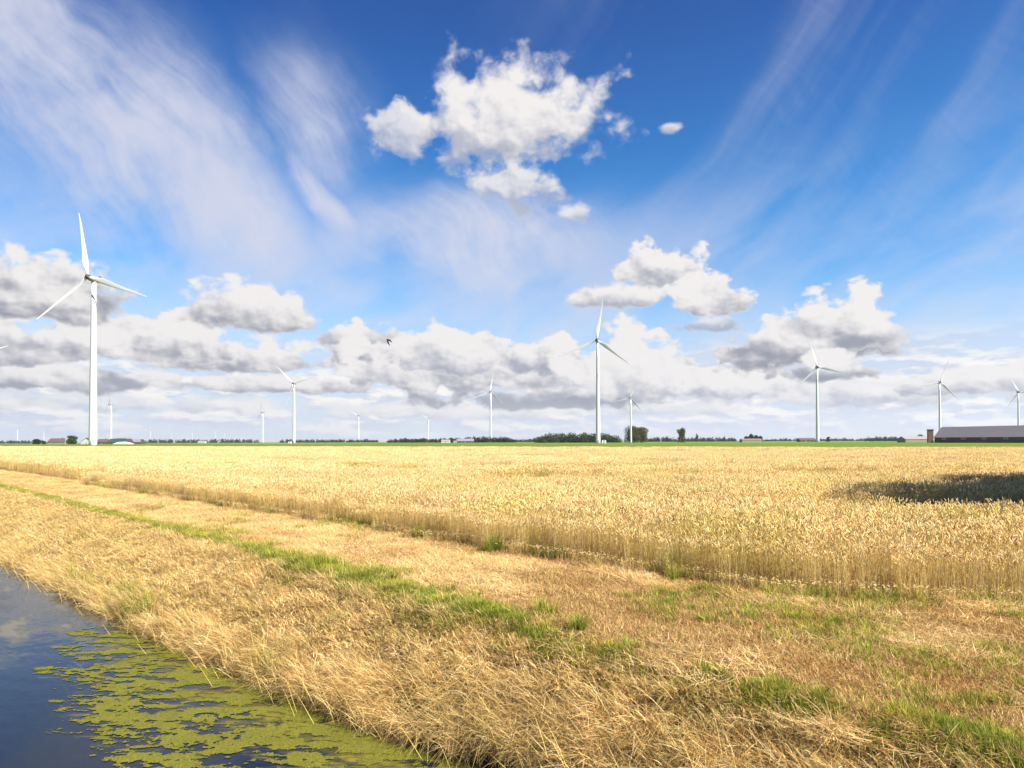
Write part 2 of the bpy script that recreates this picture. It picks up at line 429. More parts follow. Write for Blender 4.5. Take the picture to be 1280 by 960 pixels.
def algae():
    c = .016
    S, T = np.meshgrid(np.arange(1.0, 5.1, c), np.arange(-14.5, -1.0, c), indexing='ij')
    sw = s_water(T)
    X0, Y0 = st2xy(S, T)
    w = S + (vnoise(X0 * .8, Y0 * 1.6, 12, 4) - .5) * 1.2
    lim = np.interp(T, [-14.5, -13.4, -11.3, -9.3, -7.8, -6.5, -3], [3.6, 2.5, 1.95, 1.8, 2.0, 2.2, 2.3])
    cover = sstep(w, lim - .1, lim + .5)
    n = vnoise(X0 * 2.2 + Y0 * .8, Y0 * 6.4, 21, 5, .62)
    n2 = vnoise(X0 * 12, Y0 * 16, 22, 3, .6)
    dens = np.interp(T, [-14, -11.5, -9, -6], [.16, .225, .265, .28]) * cover + .07 * sstep(S, sw - 1.1, sw - .2) * cover
    n3 = vnoise(X0 * 3.2, Y0 * 9, 23, 4, .7)
    keep = (n * .40 + n3 * .36 + n2 * .24) < (.265 + dens * .92)
    keep &= (cover > .01) & (S < sw + .4)
    i, j = np.nonzero(keep[:-1, :-1])
    nS, nT = S.shape
    jit = rng.normal(0, .3 * c, (2, nS, nT))
    X_, Y_ = st2xy(S + jit[0], T + jit[1])
    a = i * nT + j; F = np.stack([a, a + nT, a + nT + 1, a + 1], 1)
    used = np.unique(F); remap = np.zeros(nS * nT, int); remap[used] = np.arange(len(used))
    Z = ZW + .004 + .004 * vnoise(S * 9, T * 9, 3, 2)
    V = np.stack([X_.ravel(), Y_.ravel(), Z.ravel()], 1)[used]
    m, N = material("algae_green")
    tc = N.n('ShaderNodeTexCoord'); p = X(N, tc.outputs['Object'])
    k = N.noise(p, 1.6, 5, .65); k2 = N.noise(p, 60, 3, .7); oi = N.noise(p, .5, 2, .5)
    col = N.mix(k, (.10, .095, .006), (.29, .245, .02)); col = N.mix(N.ss(k2, .35, .7), (.07, .085, .012), col)
    finish(N, principled(N, col, .75, bump=k2, dist=.01, spec=.25))
    o = obj("algae", mesh_from("algae", V, remap[F], m))
    tag(o, "yellow green algae floating in patches on the ditch water", "algae", kind='stuff')
algae()

# ------------------------------------------------------------------ blades, stalks and how they are strewn
def ribbon_set(base, dirs, lean, length, width, curve, segs, col0, col1, face=None):
    """n bent tapering blades; returns V, F, C"""
    n = len(base); tt = np.linspace(0, 1, segs + 1)
    dx, dy = np.cos(dirs), np.sin(dirs)
    ang = lean[:, None] + curve[:, None] * tt[None, :]            # angle from vertical along the blade
    st = (length / segs)[:, None]
    hx = np.cumsum(np.concatenate([np.zeros((n, 1)), np.sin(ang[:, :-1]) * st], 1), 1)
    hz = np.cumsum(np.concatenate([np.zeros((n, 1)), np.cos(ang[:, :-1]) * st], 1), 1)
    cx = base[:, 0, None] + hx * dx[:, None]; cy = base[:, 1, None] + hx * dy[:, None]; cz = base[:, 2, None] + hz
    fa = dirs + math.pi / 2 if face is None else face
    wx = np.cos(fa)[:, None] * width[:, None] * .5; wy = np.sin(fa)[:, None] * width[:, None] * .5
    tap = (1 - tt ** 2 * .85)[None, :]
    L = np.stack([cx - wx * tap, cy - wy * tap, cz], 2); Rr = np.stack([cx + wx * tap, cy + wy * tap, cz], 2)
    V = np.stack([L, Rr], 2).reshape(n, -1, 3)
    k = (segs + 1) * 2
    f = np.array([[2 * i, 2 * i + 1, 2 * i + 3, 2 * i + 2] for i in range(segs)])
    F = (f[None] + (np.arange(n) * k)[:, None, None]).reshape(-1, 4)
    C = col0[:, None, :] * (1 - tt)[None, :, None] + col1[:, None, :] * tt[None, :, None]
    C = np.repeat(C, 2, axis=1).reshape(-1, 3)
    tip = np.stack([cx[:, -1], cy[:, -1], cz[:, -1]], 1)
    return V.reshape(-1, 3), F, C, tip, ang[:, -1]
def spindles(base, dirs, ang, length, width, cols):
    """wheat ears: four-sided spindles that continue the stalk"""
    n = len(base); prof = [(0, .35), (.25, 1), (.7, .85), (1, .1)]
    ax = np.stack([np.sin(ang) * np.cos(dirs), np.sin(ang) * np.sin(dirs), np.cos(ang)], 1)
    u = np.stack([-np.sin(dirs), np.cos(dirs), np.zeros(n)], 1); v = np.cross(ax, u)
    ph = rng.random(n) * 6.28
    rings = []
    for k, w in prof:
        for q in range(4):
            a = ph + q * math.pi / 2
            rings.append(base + ax * (length * k)[:, None] + (u * np.cos(a)[:, None] + v * np.sin(a)[:, None]) * (width * w * .5)[:, None])
    V = np.stack(rings, 1)
    f = []
    for i in range(3):
        for q in range(4): f.append([i * 4 + q, i * 4 + (q + 1) % 4, i * 4 + 4 + (q + 1) % 4, i * 4 + 4 + q])
    F = (np.array(f)[None] + (np.arange(n) * 16)[:, None, None]).reshape(-1, 4)
    C = np.repeat(cols, 16, axis=0)
    return V.reshape(-1, 3), F, C
def join(parts):
    V = []; F = []; C = []; b = 0
    for p in parts:
        V.append(p[0]); F.append(p[1] + b); C.append(p[2]); b += len(p[0])
    return np.concatenate(V), np.concatenate(F), np.concatenate(C)
def pick(pal, n, jit=.1):
    pal = np.array(pal); c = pal[rng.integers(0, len(pal), n)] * (1 + rng.normal(0, jit, (n, 1))); return np.clip(c, .01, .95)

def scatter(name, variants, pts, idx, rot, scl):
    """one stuff object: real patches of stalks strewn over points"""
    coll = bpy.data.collections.new(name + "_kinds")
    for i, me in enumerate(variants):
        o = bpy.data.objects.new("%s_kind_%02d" % (name, i), me); coll.objects.link(o)
    me = bpy.data.meshes.new(name); pts = np.asarray(pts, np.float32)
    me.vertices.add(len(pts)); me.vertices.foreach_set('co', pts.ravel())
    for nm, typ, d in (('pick', 'INT', idx), ('rot', 'FLOAT_VECTOR', rot), ('scl', 'FLOAT_VECTOR', scl)):
        a = me.attributes.new(nm, typ, 'POINT')
        if typ == 'INT': a.data.foreach_set('value', np.asarray(d, np.int32))
        else: a.data.foreach_set('vector', np.asarray(d, np.float32).ravel())
    o = obj(name, me)
    g = bpy.data.node_groups.new(name, 'GeometryNodeTree')
    g.interface.new_socket('Geometry', in_out='INPUT', socket_type='NodeSocketGeometry')
    g.interface.new_socket('Geometry', in_out='OUTPUT', socket_type='NodeSocketGeometry')
    gi = g.nodes.new('NodeGroupInput'); go = g.nodes.new('NodeGroupOutput')
    ip = g.nodes.new('GeometryNodeInstanceOnPoints'); ci = g.nodes.new('GeometryNodeCollectionInfo')
    ci.inputs['Collection'].default_value = coll; ci.inputs['Separate Children'].default_value = True; ci.inputs['Reset Children'].default_value = True
    def na(nm, typ):
        n = g.nodes.new('GeometryNodeInputNamedAttribute'); n.data_type = typ; n.inputs['Name'].default_value = nm
        return n.outputs['Attribute']
    L = g.links.new
    L(gi.outputs[0], ip.inputs['Points']); L(ci.outputs[0], ip.inputs['Instance']); ip.inputs['Pick Instance'].default_value = True
    L(na('pick', 'INT'), ip.inputs['Instance Index'])
    e2r = g.nodes.new('FunctionNodeEulerToRotation'); L(na('rot', 'FLOAT_VECTOR'), e2r.inputs[0]); L(e2r.outputs[0], ip.inputs['Rotation'])
    L(na('scl', 'FLOAT_VECTOR'), ip.inputs['Scale'])
    L(ip.outputs[0], go.inputs[0])
    md = o.modifiers.new('strew', 'NODES'); md.node_group = g
    return o

# ---- wheat
WH = .83
M_WHEAT = blade_mat("wheat_straw", .45, hue=(.98, .97, .97), var=.2, alt=(.85, .93, .62), alt_amt=.6, nscale=.16)
EAR = [(.88, .71, .38), (.92, .79, .50), (.80, .61, .28), (.90, .75, .45), (.62, .45, .18)]
STEM = [(.88, .70, .32), (.90, .76, .44), (.74, .58, .20), (.58, .40, .16)]
def wheat_patch(size, n, fat=1.0, leaves=True, segs=3, low=0.0):
    b = np.zeros((n, 3)); b[:, :2] = (rng.random((n, 2)) - .5) * size
    b[:, 2] = low
    d = rng.random(n) * 6.28; ln = np.abs(rng.normal(.05, .05, n)); cv = np.abs(rng.normal(.15, .15, n))
    hgt = np.clip(rng.normal(WH - .07, .07, n), .5, .95) - low; w = np.full(n, .0055) * fat
    sc_ = pick(STEM, n); face = rng.random(n) * 6.28
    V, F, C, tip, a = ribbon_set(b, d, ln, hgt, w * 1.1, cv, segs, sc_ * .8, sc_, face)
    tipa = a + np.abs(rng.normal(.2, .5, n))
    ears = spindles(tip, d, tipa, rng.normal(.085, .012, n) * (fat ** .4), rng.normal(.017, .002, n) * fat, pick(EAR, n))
    parts = [(V, F, C), ears]
    if leaves:
        m = int(n * 1.2); bi = rng.integers(0, n, m); lb = b[bi].copy(); lb[:, 2] = rng.random(m) * .55 + .1
        lc = pick([(.62, .44, .18), (.72, .54, .27), (.48, .36, .13), (.42, .42, .12)], m)
        p = ribbon_set(lb, rng.random(m) * 6.28, rng.uniform(.2, 1.0, m), rng.uniform(.1, .22, m), rng.uniform(.005, .009, m) * fat, rng.uniform(.8, 2.4, m), 3, lc, lc)
        parts.append(p[:3])
    return mesh_from("wheat_patch", *join(parts)[:2], M_WHEAT, join(parts)[2])
def make_wheat():
    var = [wheat_patch(.5, 66) for _ in range(6)] + [wheat_patch(1.0, 230, 1.45, True, 2, .1) for _ in range(4)] + [wheat_patch(3.0, 900, 3.1, False, 1, .35) for _ in range(4)]
    P, I, RT, SC = [], [], [], []
    def add(x, y, s, lo, n, zf=1.0):
        k = len(x)
        P.append(np.stack([x, y, np.zeros(k)], 1)); I.append(rng.integers(lo, lo + n, k))
        RT.append(np.stack([rng.normal(0, .03, k), rng.normal(0, .03, k), rng.integers(0, 4, k) * math.pi / 2 + rng.normal(0, .2, k)], 1))
        hn = vnoise(x * .13, y * .30, 31, 4, .55); h2 = vnoise(x * .9, y * .9, 32, 3)
        hs = (1 - .42 * sstep(hn, .55, .66)) * (.93 + .14 * h2) * zf
        s_, t_ = xy2st(x, y); edge = s_ - s_wheat(t_)
        hs = hs * (.72 + .28 * sstep(edge, -.15, .75) + (rng.random(k) - .5) * .12)
        SC.append(np.stack([np.full(k, s), np.full(k, s), hs], 1))
    def region(x, y, y0, y1, m):
        s_, t_ = xy2st(x, y)
        return (s_ > s_wheat(t_) + m) & (y > y0) & (y <= y1) & (np.abs(x) < y * .80 + 3) & (y < far_edge_y(x) - m)
    def grid(step, x0, x1, y0, y1):
        x, y = np.meshgrid(np.arange(x0, x1, step), np.arange(y0, y1, step)); x = x.ravel(); y = y.ravel()
        return x + rng.normal(0, step * .12, len(x)), y + rng.normal(0, step * .12, len(x))
    x, y = grid(.44, -30, 32, 5, 34); k = region(x, y, 0, 32, .2); add(x[k], y[k], 1, 0, 6)
    x, y = grid(.95, -90, 80, 30, 92); k = region(x, y, 31.5, 90, .4); add(x[k], y[k], 1, 6, 4)
    x, y = grid(2.7, -240, 130, 85, 300); k = region(x, y, 89, 400, 1.2); add(x[k], y[k], 1, 10, 4)
    # ragged edge towards the track
    t = np.arange(-42, 6, .16); e = s_wheat(t) + rng.normal(.0, .10, len(t)) + .02; x, y = st2xy(e, t)
    add(x, y, .7, 0, 6)
    # low broken stalks at the foot
    t = np.arange(-40, 6, .3); e = s_wheat(t) + rng.normal(-.22, .08, len(t)); x, y = st2xy(e, t)
    add(x, y, .7, 0, 6, .33)
    o = scatter("wheat", var, np.concatenate(P), np.concatenate(I), np.concatenate(RT), np.concatenate(SC))
    tag(o, "ripe golden wheat standing across the whole field", "wheat", kind='stuff')
make_wheat()

# ---- long dry grass on the bank
M_DRY = blade_mat("dry_grass_blades", .35, hue=(1.05, 1.005, .82), var=.3, alt=(.70, .80, .45), alt_amt=.35, nscale=.8)
DRY = [(.36, .23, .10), (.86, .72, .47), (.80, .60, .36), (.72, .53, .27), (.80, .62, .34), (.62, .42, .20), (.75, .52, .30), (.50, .33, .15), (.70, .56, .22), (.84, .70, .44)]
def dry_tuft(n, L, spread, fall=1.0, w=.0042):
    r_ = np.abs(rng.normal(0, spread, n)); a = rng.random(n) * 6.28
    b = np.stack([r_ * np.cos(a), r_ * np.sin(a), np.full(n, -.02)], 1)
    d = rng.normal(0, 1.2, n)                                   # most fall towards local +x
    c1 = pick(DRY, n, .22)
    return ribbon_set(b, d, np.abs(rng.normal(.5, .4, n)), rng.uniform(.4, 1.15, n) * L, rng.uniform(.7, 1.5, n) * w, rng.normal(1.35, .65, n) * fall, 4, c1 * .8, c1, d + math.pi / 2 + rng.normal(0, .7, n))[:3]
def bank_grass():
    var = [mesh_from("tuft", *(lambda j: (j[0], j[1], M_DRY, j[2]))(join([dry_tuft(125, .13, .13, .95, .0070)]))) for _ in range(6)]
    var += [mesh_from("tuft", *(lambda j: (j[0], j[1], M_DRY, j[2]))(join([dry_tuft(90, .44, .09, 1.0, .0046)]))) for _ in range(4)]
    t0, t1 = -75, 3
    n = 30000
    t = -np.exp(rng.uniform(math.log(1.5), math.log(-t0 + 4), n)) + 4; s = rng.uniform(3.3, 6.3, n)
    sw = s_water(t)
    lim = np.interp(t, [-14, -5], [5.85, 5.75]) + .25 * (vnoise(t * .9, t * 0 + 8, 3, 3) - .3)
    k = (s > sw - .02) & (s < lim)
    s, t, sw = s[k], t[k], sw[k]
    x, y = st2xy(s, t); z = ground_z(s, t)
    clump = vnoise(s * 2.6, t * 2.2, 44, 3)
    edge = sstep(-s, -sw - .6, -sw - .1)
    idx = np.where(rng.random(len(s)) < .03 + .75 * edge, rng.integers(6, 10, len(s)), rng.integers(0, 6, len(s)))
    down = math.pi * 1.25                                       # the fall of the bank
    rz = down + rng.normal(-.25, .9, len(s)) + (vnoise(s * .7, t * .5, 45, 2) - .5) * 2.2
    tilt = np.interp(s, [3, 5.4, 6.2], [.55, .45, 0.0]) + rng.normal(0, .12, len(s))
    scl = rng.uniform(.75, 1.15, len(s)) * (.8 + .4 * clump)
    scl *= np.interp(s - sw, [0, .5, 1.2], [1.0, .95, .9]); scl = np.maximum(scl, .35)
    far = np.clip(np.hypot(x, y) / 16, 1, 2.2)
    o = scatter("dry_grass", var, np.stack([x, y, z], 1), idx, np.stack([rng.normal(0, .15, len(s)), tilt, rz], 1), np.stack([scl * far ** .5, scl * far ** .5, scl], 1))
    tag(o, "long dry straw coloured grass on the sloping bank", "dry grass", kind='stuff')
bank_grass()

# ---- mown straw lying on the track
def litter():
    M = blade_mat("straw_litter_blades", .1, var=.35, hue=(1.03, 1.0, .88), alt=(.76, .60, .45), alt_amt=.6, nscale=.5)
    def patch(n, size):
        b = np.zeros((n, 3)); b[:, :2] = (rng.random((n, 2)) - .5) * size; b[:, 2] = rng.random(n) * .035 + .004
        d = np.where(rng.random(n) < .6, rng.normal(0, .6, n), rng.random(n) * 6.28) + np.where(rng.random(n) < .5, 0, math.pi)
        c = pick([(.76, .57, .30), (.66, .46, .21), (.85, .70, .45), (.46, .27, .12), (.58, .40, .18)], n)
        p = ribbon_set(b, d, rng.uniform(1.25, 1.62, n), rng.uniform(.06, .30, n), rng.uniform(.003, .006, n), rng.normal(0, .2, n), 2, c, c, d + 1.57)
        m = n // 2; b2 = np.zeros((m, 3)); b2[:, :2] = (rng.random((m, 2)) - .5) * size
        c2 = pick([(.66, .50, .24), (.50, .36, .15), (.42, .36, .10)], m)
        q = ribbon_set(b2, rng.random(m) * 6.28, rng.uniform(.1, .8, m), rng.uniform(.03, .08, m), rng.uniform(.003, .005, m), rng.uniform(0, .9, m), 2, c2, c2)
        j = join([p[:3], q[:3]]); return mesh_from("straw", j[0], j[1], M, j[2])
    def thatch(n, size):
        b = np.zeros((n, 3)); b[:, :2] = (rng.random((n, 2)) - .5) * size; b[:, 2] = rng.random(n) * .015
        c = pick([(.34, .19, .085), (.44, .28, .13), (.22, .115, .055), (.56, .40, .20), (.30, .25, .07), (.64, .48, .26)], n, .25)
        p = ribbon_set(b, rng.random(n) * 6.28, rng.uniform(.9, 1.62, n), rng.uniform(.03, .11, n), rng.uniform(.0025, .0055, n), rng.normal(0, .5, n), 2, c, c)
        return mesh_from("thatch", p[0], p[1], M, p[2])
    var = [patch(150, .55) for _ in range(5)] + [thatch(260, .6) for _ in range(4)]
    n = 11000; t = -np.exp(rng.uniform(math.log(1.2), math.log(70), n)) + 6.5; s = rng.uniform(5.7, 12.5, n)
    k = (s < s_wheat(t) + .15); s, t = s[k], t[k]
    cov = vnoise(s * 1.6 + 3, t * .45, 61, 4, .6) - .10 * sstep(t, -14, -3)
    k = cov > rng.normal(.37, .05, len(s)) + .11 * sstep(t, -14, -6) + .05 * sstep(t, -9, -5); straw = k.copy(); k |= rng.random(len(s)) < .75; s, t, straw = s[k], t[k], straw[k]
    x, y = st2xy(s, t); z = ground_z(s, t)
    nn = len(s)
    o = scatter("mown_straw", var, np.stack([x, y, z], 1), np.where(straw, rng.integers(0, 5, nn), rng.integers(5, 9, nn)), np.stack([rng.normal(0, .03, nn), rng.normal(0, .03, nn), rng.normal(-math.pi / 4, .5, nn)], 1), np.stack([rng.uniform(.8, 1.25, nn)] * 2 + [rng.uniform(.7, 1.5, nn)], 1))
    tag(o, "mown straw lying flat along the track", "straw", kind='stuff')
litter()

# ---- green grass
def green():
    M = blade_mat("green_grass_blades", .4, var=.35, alt=(1.9, 1.45, 1.5), alt_amt=.6, nscale=1.2)
    G = [(.44, .38, .12), (.20, .29, .022), (.28, .36, .035), (.34, .39, .05), (.13, .20, .02), (.42, .40, .09)]
    def tuft(n, L, sp, w):
        r_ = np.abs(rng.normal(0, sp, n)); a = rng.random(n) * 6.28
        b = np.stack([r_ * np.cos(a), r_ * np.sin(a), np.full(n, -.01)], 1); c = pick(G, n)
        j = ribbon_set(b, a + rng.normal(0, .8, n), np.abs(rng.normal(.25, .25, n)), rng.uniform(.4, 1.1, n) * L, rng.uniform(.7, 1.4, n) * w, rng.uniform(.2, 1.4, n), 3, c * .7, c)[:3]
        return mesh_from("green_tuft", j[0], j[1], M, j[2])
    var = [tuft(85, .115, .09, .0055) for _ in range(4)] + [tuft(80, .26, .07, .007) for _ in range(3)] + [tuft(60, .6, .08, .009) for _ in range(3)]
    S, T, I, K = [], [], [], []
    def put(s, t, lo, n, sc_=1.0):
        S.append(s); T.append(t); I.append(rng.integers(lo, lo + n, len(s))); K.append(rng.uniform(.7, 1.25, len(s)) * sc_)
    # the green line along the crest
    n = 10000; t = -np.exp(rng.uniform(math.log(2.2), math.log(80), n)) + 4.5; s = np.interp(t, [-60, -14, -7, -3], [6.2, 6.1, 5.95, 5.85]) + rng.normal(0, .13, n) + .2 * (vnoise(t * .5, t * 0, 71, 2) - .5)
    k = vnoise(s * 1.5, t * .9, 72, 3) * .6 + vnoise(s * 3.5, t * 3.0, 79, 3) * .4 > .33 + .19 * sstep(t, -8.0, -5.5) + rng.normal(0, .05, n); put(s[k], t[k], 0, 4)
    n = 260; t = rng.uniform(-14, -5, n); s = 5.98 + rng.normal(0, .22, n); k = vnoise(s * 2, t * 1.1, 73, 3) > .56; put(s[k], t[k], 4, 3)
    # patches over the track, more to the near right
    n = 5000; t = rng.uniform(-26, 4, n); s = rng.uniform(6.3, 11.5, n)
    k = (s < s_wheat(t) + .2) & (vnoise(s * .9, t * .6, 74, 4) > .63 - .06 * sstep(t, -7, -2) + rng.normal(0, .03, n)); put(s[k], t[k], 0, 4, 1.15)
    # foot of the wheat
    n = 500; t = rng.uniform(-40, 4, n); s = s_wheat(t) + rng.normal(-.15, .12, n); k = vnoise(t * .5, t * 0, 75, 3) > .56; put(s[k], t[k], 4, 3)
    for u_, v_ in ((842, 700), (836, 706), (848, 712), (625, 676), (615, 678), (522, 662)):
        d = pix_dir(u_, v_ + 12); q = H / -d.z; sx, sy = d.x * q, d.y * q; s0, t0 = xy2st(sx, sy)
        put(s0 + rng.normal(0, .10, 6), t0 + rng.normal(0, .10, 6), 7, 3, .62)
    # shoots through the dry grass and along the water
    n = 420; t = rng.uniform(-26, 0, n); s = s_water(t) + rng.uniform(0, .4, n); k = vnoise(s, t * .8, 76, 3) > .66; put(s[k], t[k], 4, 6, .7)
    n = 900; t = rng.uniform(-26, 2, n); s = rng.uniform(4.6, 6, n); k = vnoise(s * 1.3, t * .8, 77, 3) > .70; put(s[k], t[k], 0, 4)
    n = 900; t = -np.exp(rng.uniform(math.log(2), math.log(24), n)); s = s_water(t) + rng.uniform(-.02, .3, n); k = vnoise(s, t * 1.3, 80, 3) > .50; put(s[k], t[k], 4, 3, .62)
    s = np.concatenate(S); t = np.concatenate(T); K = np.concatenate(K); K = K * np.interp(t, [-8, -4], [1, .85]); x, y = st2xy(s, t); nn = len(s)
    o = scatter("green_grass", var, np.stack([x, y, ground_z(s, t)], 1), np.concatenate(I), np.stack([rng.normal(0, .1, nn), rng.normal(0, .1, nn), rng.random(nn) * 6.28], 1), np.stack([K, K, K], 1))
    tag(o, "fresh green grass in a line along the top of the bank", "grass", kind='stuff')
green()

# ---- low green crop behind the wheat
def crop():
    xs = np.concatenate([np.linspace(-900, 700, 260)]); ks = np.concatenate([np.linspace(1.5, 60, 30), np.linspace(66, 420, 50)])
    Xg, Kg = np.meshgrid(xs, ks, indexing='ij'); Yg = far_edge_y(Xg) + Kg
    Z = .42 + .14 * (vnoise(Xg * .5, Yg * .5, 81, 3) - .5); Z[:, 0] = 0.0; Z[:, -1] = 0.0
    n0_, n1_ = Xg.shape; i, j = np.meshgrid(np.arange(n0_ - 1), np.arange(n1_ - 1), indexing='ij'); a = (i * n1_ + j).ravel()
    m, N = material("crop_leaves"); tc = N.n('ShaderNodeTexCoord'); p = X(N, tc.outputs['Object'])
    k = N.noise(N.vm('MULTIPLY', p, (.05, .02, 1)), 1.0, 5, .6)
    k2 = N.noise(p, 1.5, 4, .7)
    c = N.mix(k, (.075, .145, .004), (.14, .20, .010)); c = N.mix(k2 * .3, c, (.05, .09, .003))
    finish(N, principled(N, c, .8, bump=k2, dist=.3, spec=.2))
    o = obj("green_crop", mesh_from("green_crop", np.stack([Xg.ravel(), Yg.ravel(), Z.ravel()], 1), np.stack([a, a + n1_, a + n1_ + 1, a + 1], 1), m, smooth=True))
    tag(o, "low bright green crop in a band beyond the wheat", "crop", kind='stuff')
crop()

# ------------------------------------------------------------------ trees
BARK = plain("bark", (.12, .09, .065), .9)
def leaf_mat(name, a, b):
    m, N = material(name); t = N.attr('tint'); ge = N.n('ShaderNodeNewGeometry'); k = N.noise(X(N, ge.outputs['Position']), .35, 3, .6)
    c = N.vm('MULTIPLY', t, N.mix(k, a, b))
    d = N.n('ShaderNodeBsdfDiffuse'); N.put(d.inputs[0], c); tr = N.n('ShaderNodeBsdfTranslucent'); N.put(tr.inputs[0], c)
    mx = N.n('ShaderNodeMixShader'); mx.inputs[0].default_value = .25
    N.t.links.new(d.outputs[0], mx.inputs[1]); N.t.links.new(tr.outputs[0], mx.inputs[2]); finish(N, mx.outputs[0]); return m
LEAF = leaf_mat("leaves_mid", (.03, .05, .012), (.07, .09, .022))
LEAF_OLIVE = leaf_mat("leaves_olive", (.05, .062, .016), (.12, .12, .038))
LEAF_DARK = leaf_mat("leaves_dark", (.014, .024, .011), (.032, .044, .018))
LEAF_BLUE = leaf_mat("leaves_far", (.02, .034, .014), (.042, .056, .02))
def leaf_cloud(blobs, n, size):
    """leaf-sized faces spread through ellipsoids (cx,cy,cz,rx,ry,rz)"""
    blobs = np.array(blobs); w = blobs[:, 3] * blobs[:, 4] * blobs[:, 5]; bi = rng.choice(len(blobs), n, p=w / w.sum())
    d = rng.normal(size=(n, 3)); d /= np.linalg.norm(d, axis=1)[:, None]; r_ = rng.random(n) ** .38
    c = blobs[bi, :3] + d * blobs[bi, 3:6] * r_[:, None] * (1 + rng.normal(0, .08, (n, 1)))
    u = rng.normal(size=(n, 3)); u /= np.linalg.norm(u, axis=1)[:, None]; v = np.cross(u, rng.normal(size=(n, 3))); v /= np.linalg.norm(v, axis=1)[:, None]
    s = (size * rng.uniform(.5, 1.2, n))[:, None]
    V = np.stack([c - u * s, c - v * s * .6, c + u * s, c + v * s * .6], 1).reshape(-1, 3)
    F = np.arange(n * 4).reshape(n, 4)
    C = np.repeat(rng.uniform(.7, 1.3, (n, 1)) * np.array([[1, 1, 1]]), 4, axis=0)
    return V, F, C
def trunk_mb(h, r0, limbs=5, top=.6, cw=1):
    mb = MB(); k = 8
    def limb(p0, p1, a, b):
        p0, p1 = Vector(p0), Vector(p1); ax = (p1 - p0).normalized(); u = ax.orthogonal().normalized(); v = ax.cross(u); rings = []
        mid = (p0 + p1) / 2 + Vector((random.uniform(-1, 1), random.uniform(-1, 1), random.uniform(0, .5))) * (p1 - p0).length * .06
        for p, r_ in ((p0, a), (mid, (a + b) / 2), (p1, b)):
            rings.append([p + (u * math.cos(q * 2 * math.pi / k) + v * math.sin(q * 2 * math.pi / k)) * r_ for q in range(k)])
        mb.loft(rings)
    limb((0, 0, -.2), (0, 0, h * top), r0, r0 * .45)
    for i in range(limbs):
        a = i * 2.4 + random.random(); z = h * random.uniform(.25, top); L = cw * random.uniform(.3, .42)
        limb((0, 0, z), (math.cos(a) * L, math.sin(a) * L, z + h * random.uniform(.12, .3)), r0 * .32, r0 * .08)
    return mb
def tree(name, label, cat, u, y, h, w, n=1400, leaf=LEAF, low=.12, lumps=9, size=.55, group=None, x=None, shape='round'):
    px = px_x(u, y) if x is None else x
    root = empty(name, (px, y, 0)); tag(root, label, cat, group)
    bl = []
    for i in range(lumps):
        a = random.random() * 6.28; rr = random.uniform(.1, .72) * w / 2 * .75
        z = h * random.uniform(low + .2, .84)
        if shape == 'round': rr *= 1.15 - abs(z / h - .55) * 1.3
        rad = w * random.uniform(.19, .31)
        bl.append((math.cos(a) * rr, math.sin(a) * rr, z, rad, rad, min(rad * random.uniform(.7, 1), h - z)))
    if low < .05:
        for q in (-.3, -.08, .12, .3): bl.append((q * w, random.uniform(-.1, .1) * w, h * .2, w * .2, w * .2, h * .22))
    bl.append((0, 0, h * .52, w * .30, w * .30, h * .42))
    bl.append((random.uniform(-.1, .1) * w, 0, h * .86, w * .16, w * .16, h * .14))
    V, F, C = leaf_cloud(bl, n, size)
    obj("crown", mesh_from("crown", V, F, leaf, C), root)
    trunk_mb(h, max(.12, h * .022), 5, .6, w).build("trunk", BARK, root)
    return root
def wood(name, label, u0, u1, y, h, n, leaf, depth=30, size=1.0, lumpy=.35):
    x0, x1 = px_x(u0, y), px_x(u1, y); bl = []; x = x0
    while x < x1:
        hh = h * (1 - lumpy * random.random()) * (.6 + .4 * min(1, (x - x0) / (h * 1.2) + .1, (x1 - x) / (h * 1.2) + .1)); r_ = random.uniform(.30, .45) * h
        yy = y + random.uniform(0, depth)
        bl.append((x, yy, hh * .40, r_, r_, hh * .60)); bl.append((x + r_ * .4, yy, hh * .25, r_, r_, hh * .35)); x += r_ * random.uniform(.5, .9)
    V, F, C = leaf_cloud(bl, n, size)
    o = obj(name, mesh_from(name, V, F, leaf, C)); tag(o, label, "wood", kind='stuff'); return o

# far woods: masses, each one strip
wood("wood", "dense wood of even height behind the second tallest turbine", 672, 772, 990, 15.5, 16000, LEAF, 40, 1.1, .18)
wood("wood", "dark wood behind the low shed left of centre", 484, 566, 1500, 11, 5000, LEAF_DARK, 50, 1.6, .3)
wood("wood", "dark wood right of the long grey roof, crossed by a turbine tower", 556, 641, 1350, 13, 6500, LEAF_DARK, 40, 1.5, .35)
wood("wood", "hazy low wood on the horizon right of the farm", 176, 318, 2600, 16, 5000, LEAF_BLUE, 60, 2.6, .2)
wood("wood", "hazy wood on the horizon crossed by the third nearest turbine", 346, 470, 2300, 13, 4500, LEAF_BLUE, 60, 2.4, .35)
wood("wood", "hazy low wood at the left edge of the horizon", -20, 60, 2600, 14, 2600, LEAF_BLUE, 60, 2.6, .4)
wood("wood", "hazy hedge between dark wood and even wood", 636, 676, 1900, 10, 1500, LEAF_BLUE, 40, 2, .35)
wood("wood", "hazy low wood between the two lone trees", 812, 848, 1700, 13, 1700, LEAF_BLUE, 40, 2, .25)
wood("wood", "hazy clipped looking wood right of the lone tree", 858, 924, 1800, 13, 2800, LEAF_BLUE, 40, 2, .25)
wood("wood", "scattered bushes on the horizon before the red brick barn", 955, 1150, 2200, 11, 5500, LEAF_BLUE, 60, 2.3, .6)
wood("wood", "dark wood behind the pale roof left of the red brick barn", 1090, 1136, 1500, 12, 2000, LEAF_DARK, 40, 1.6, .4)
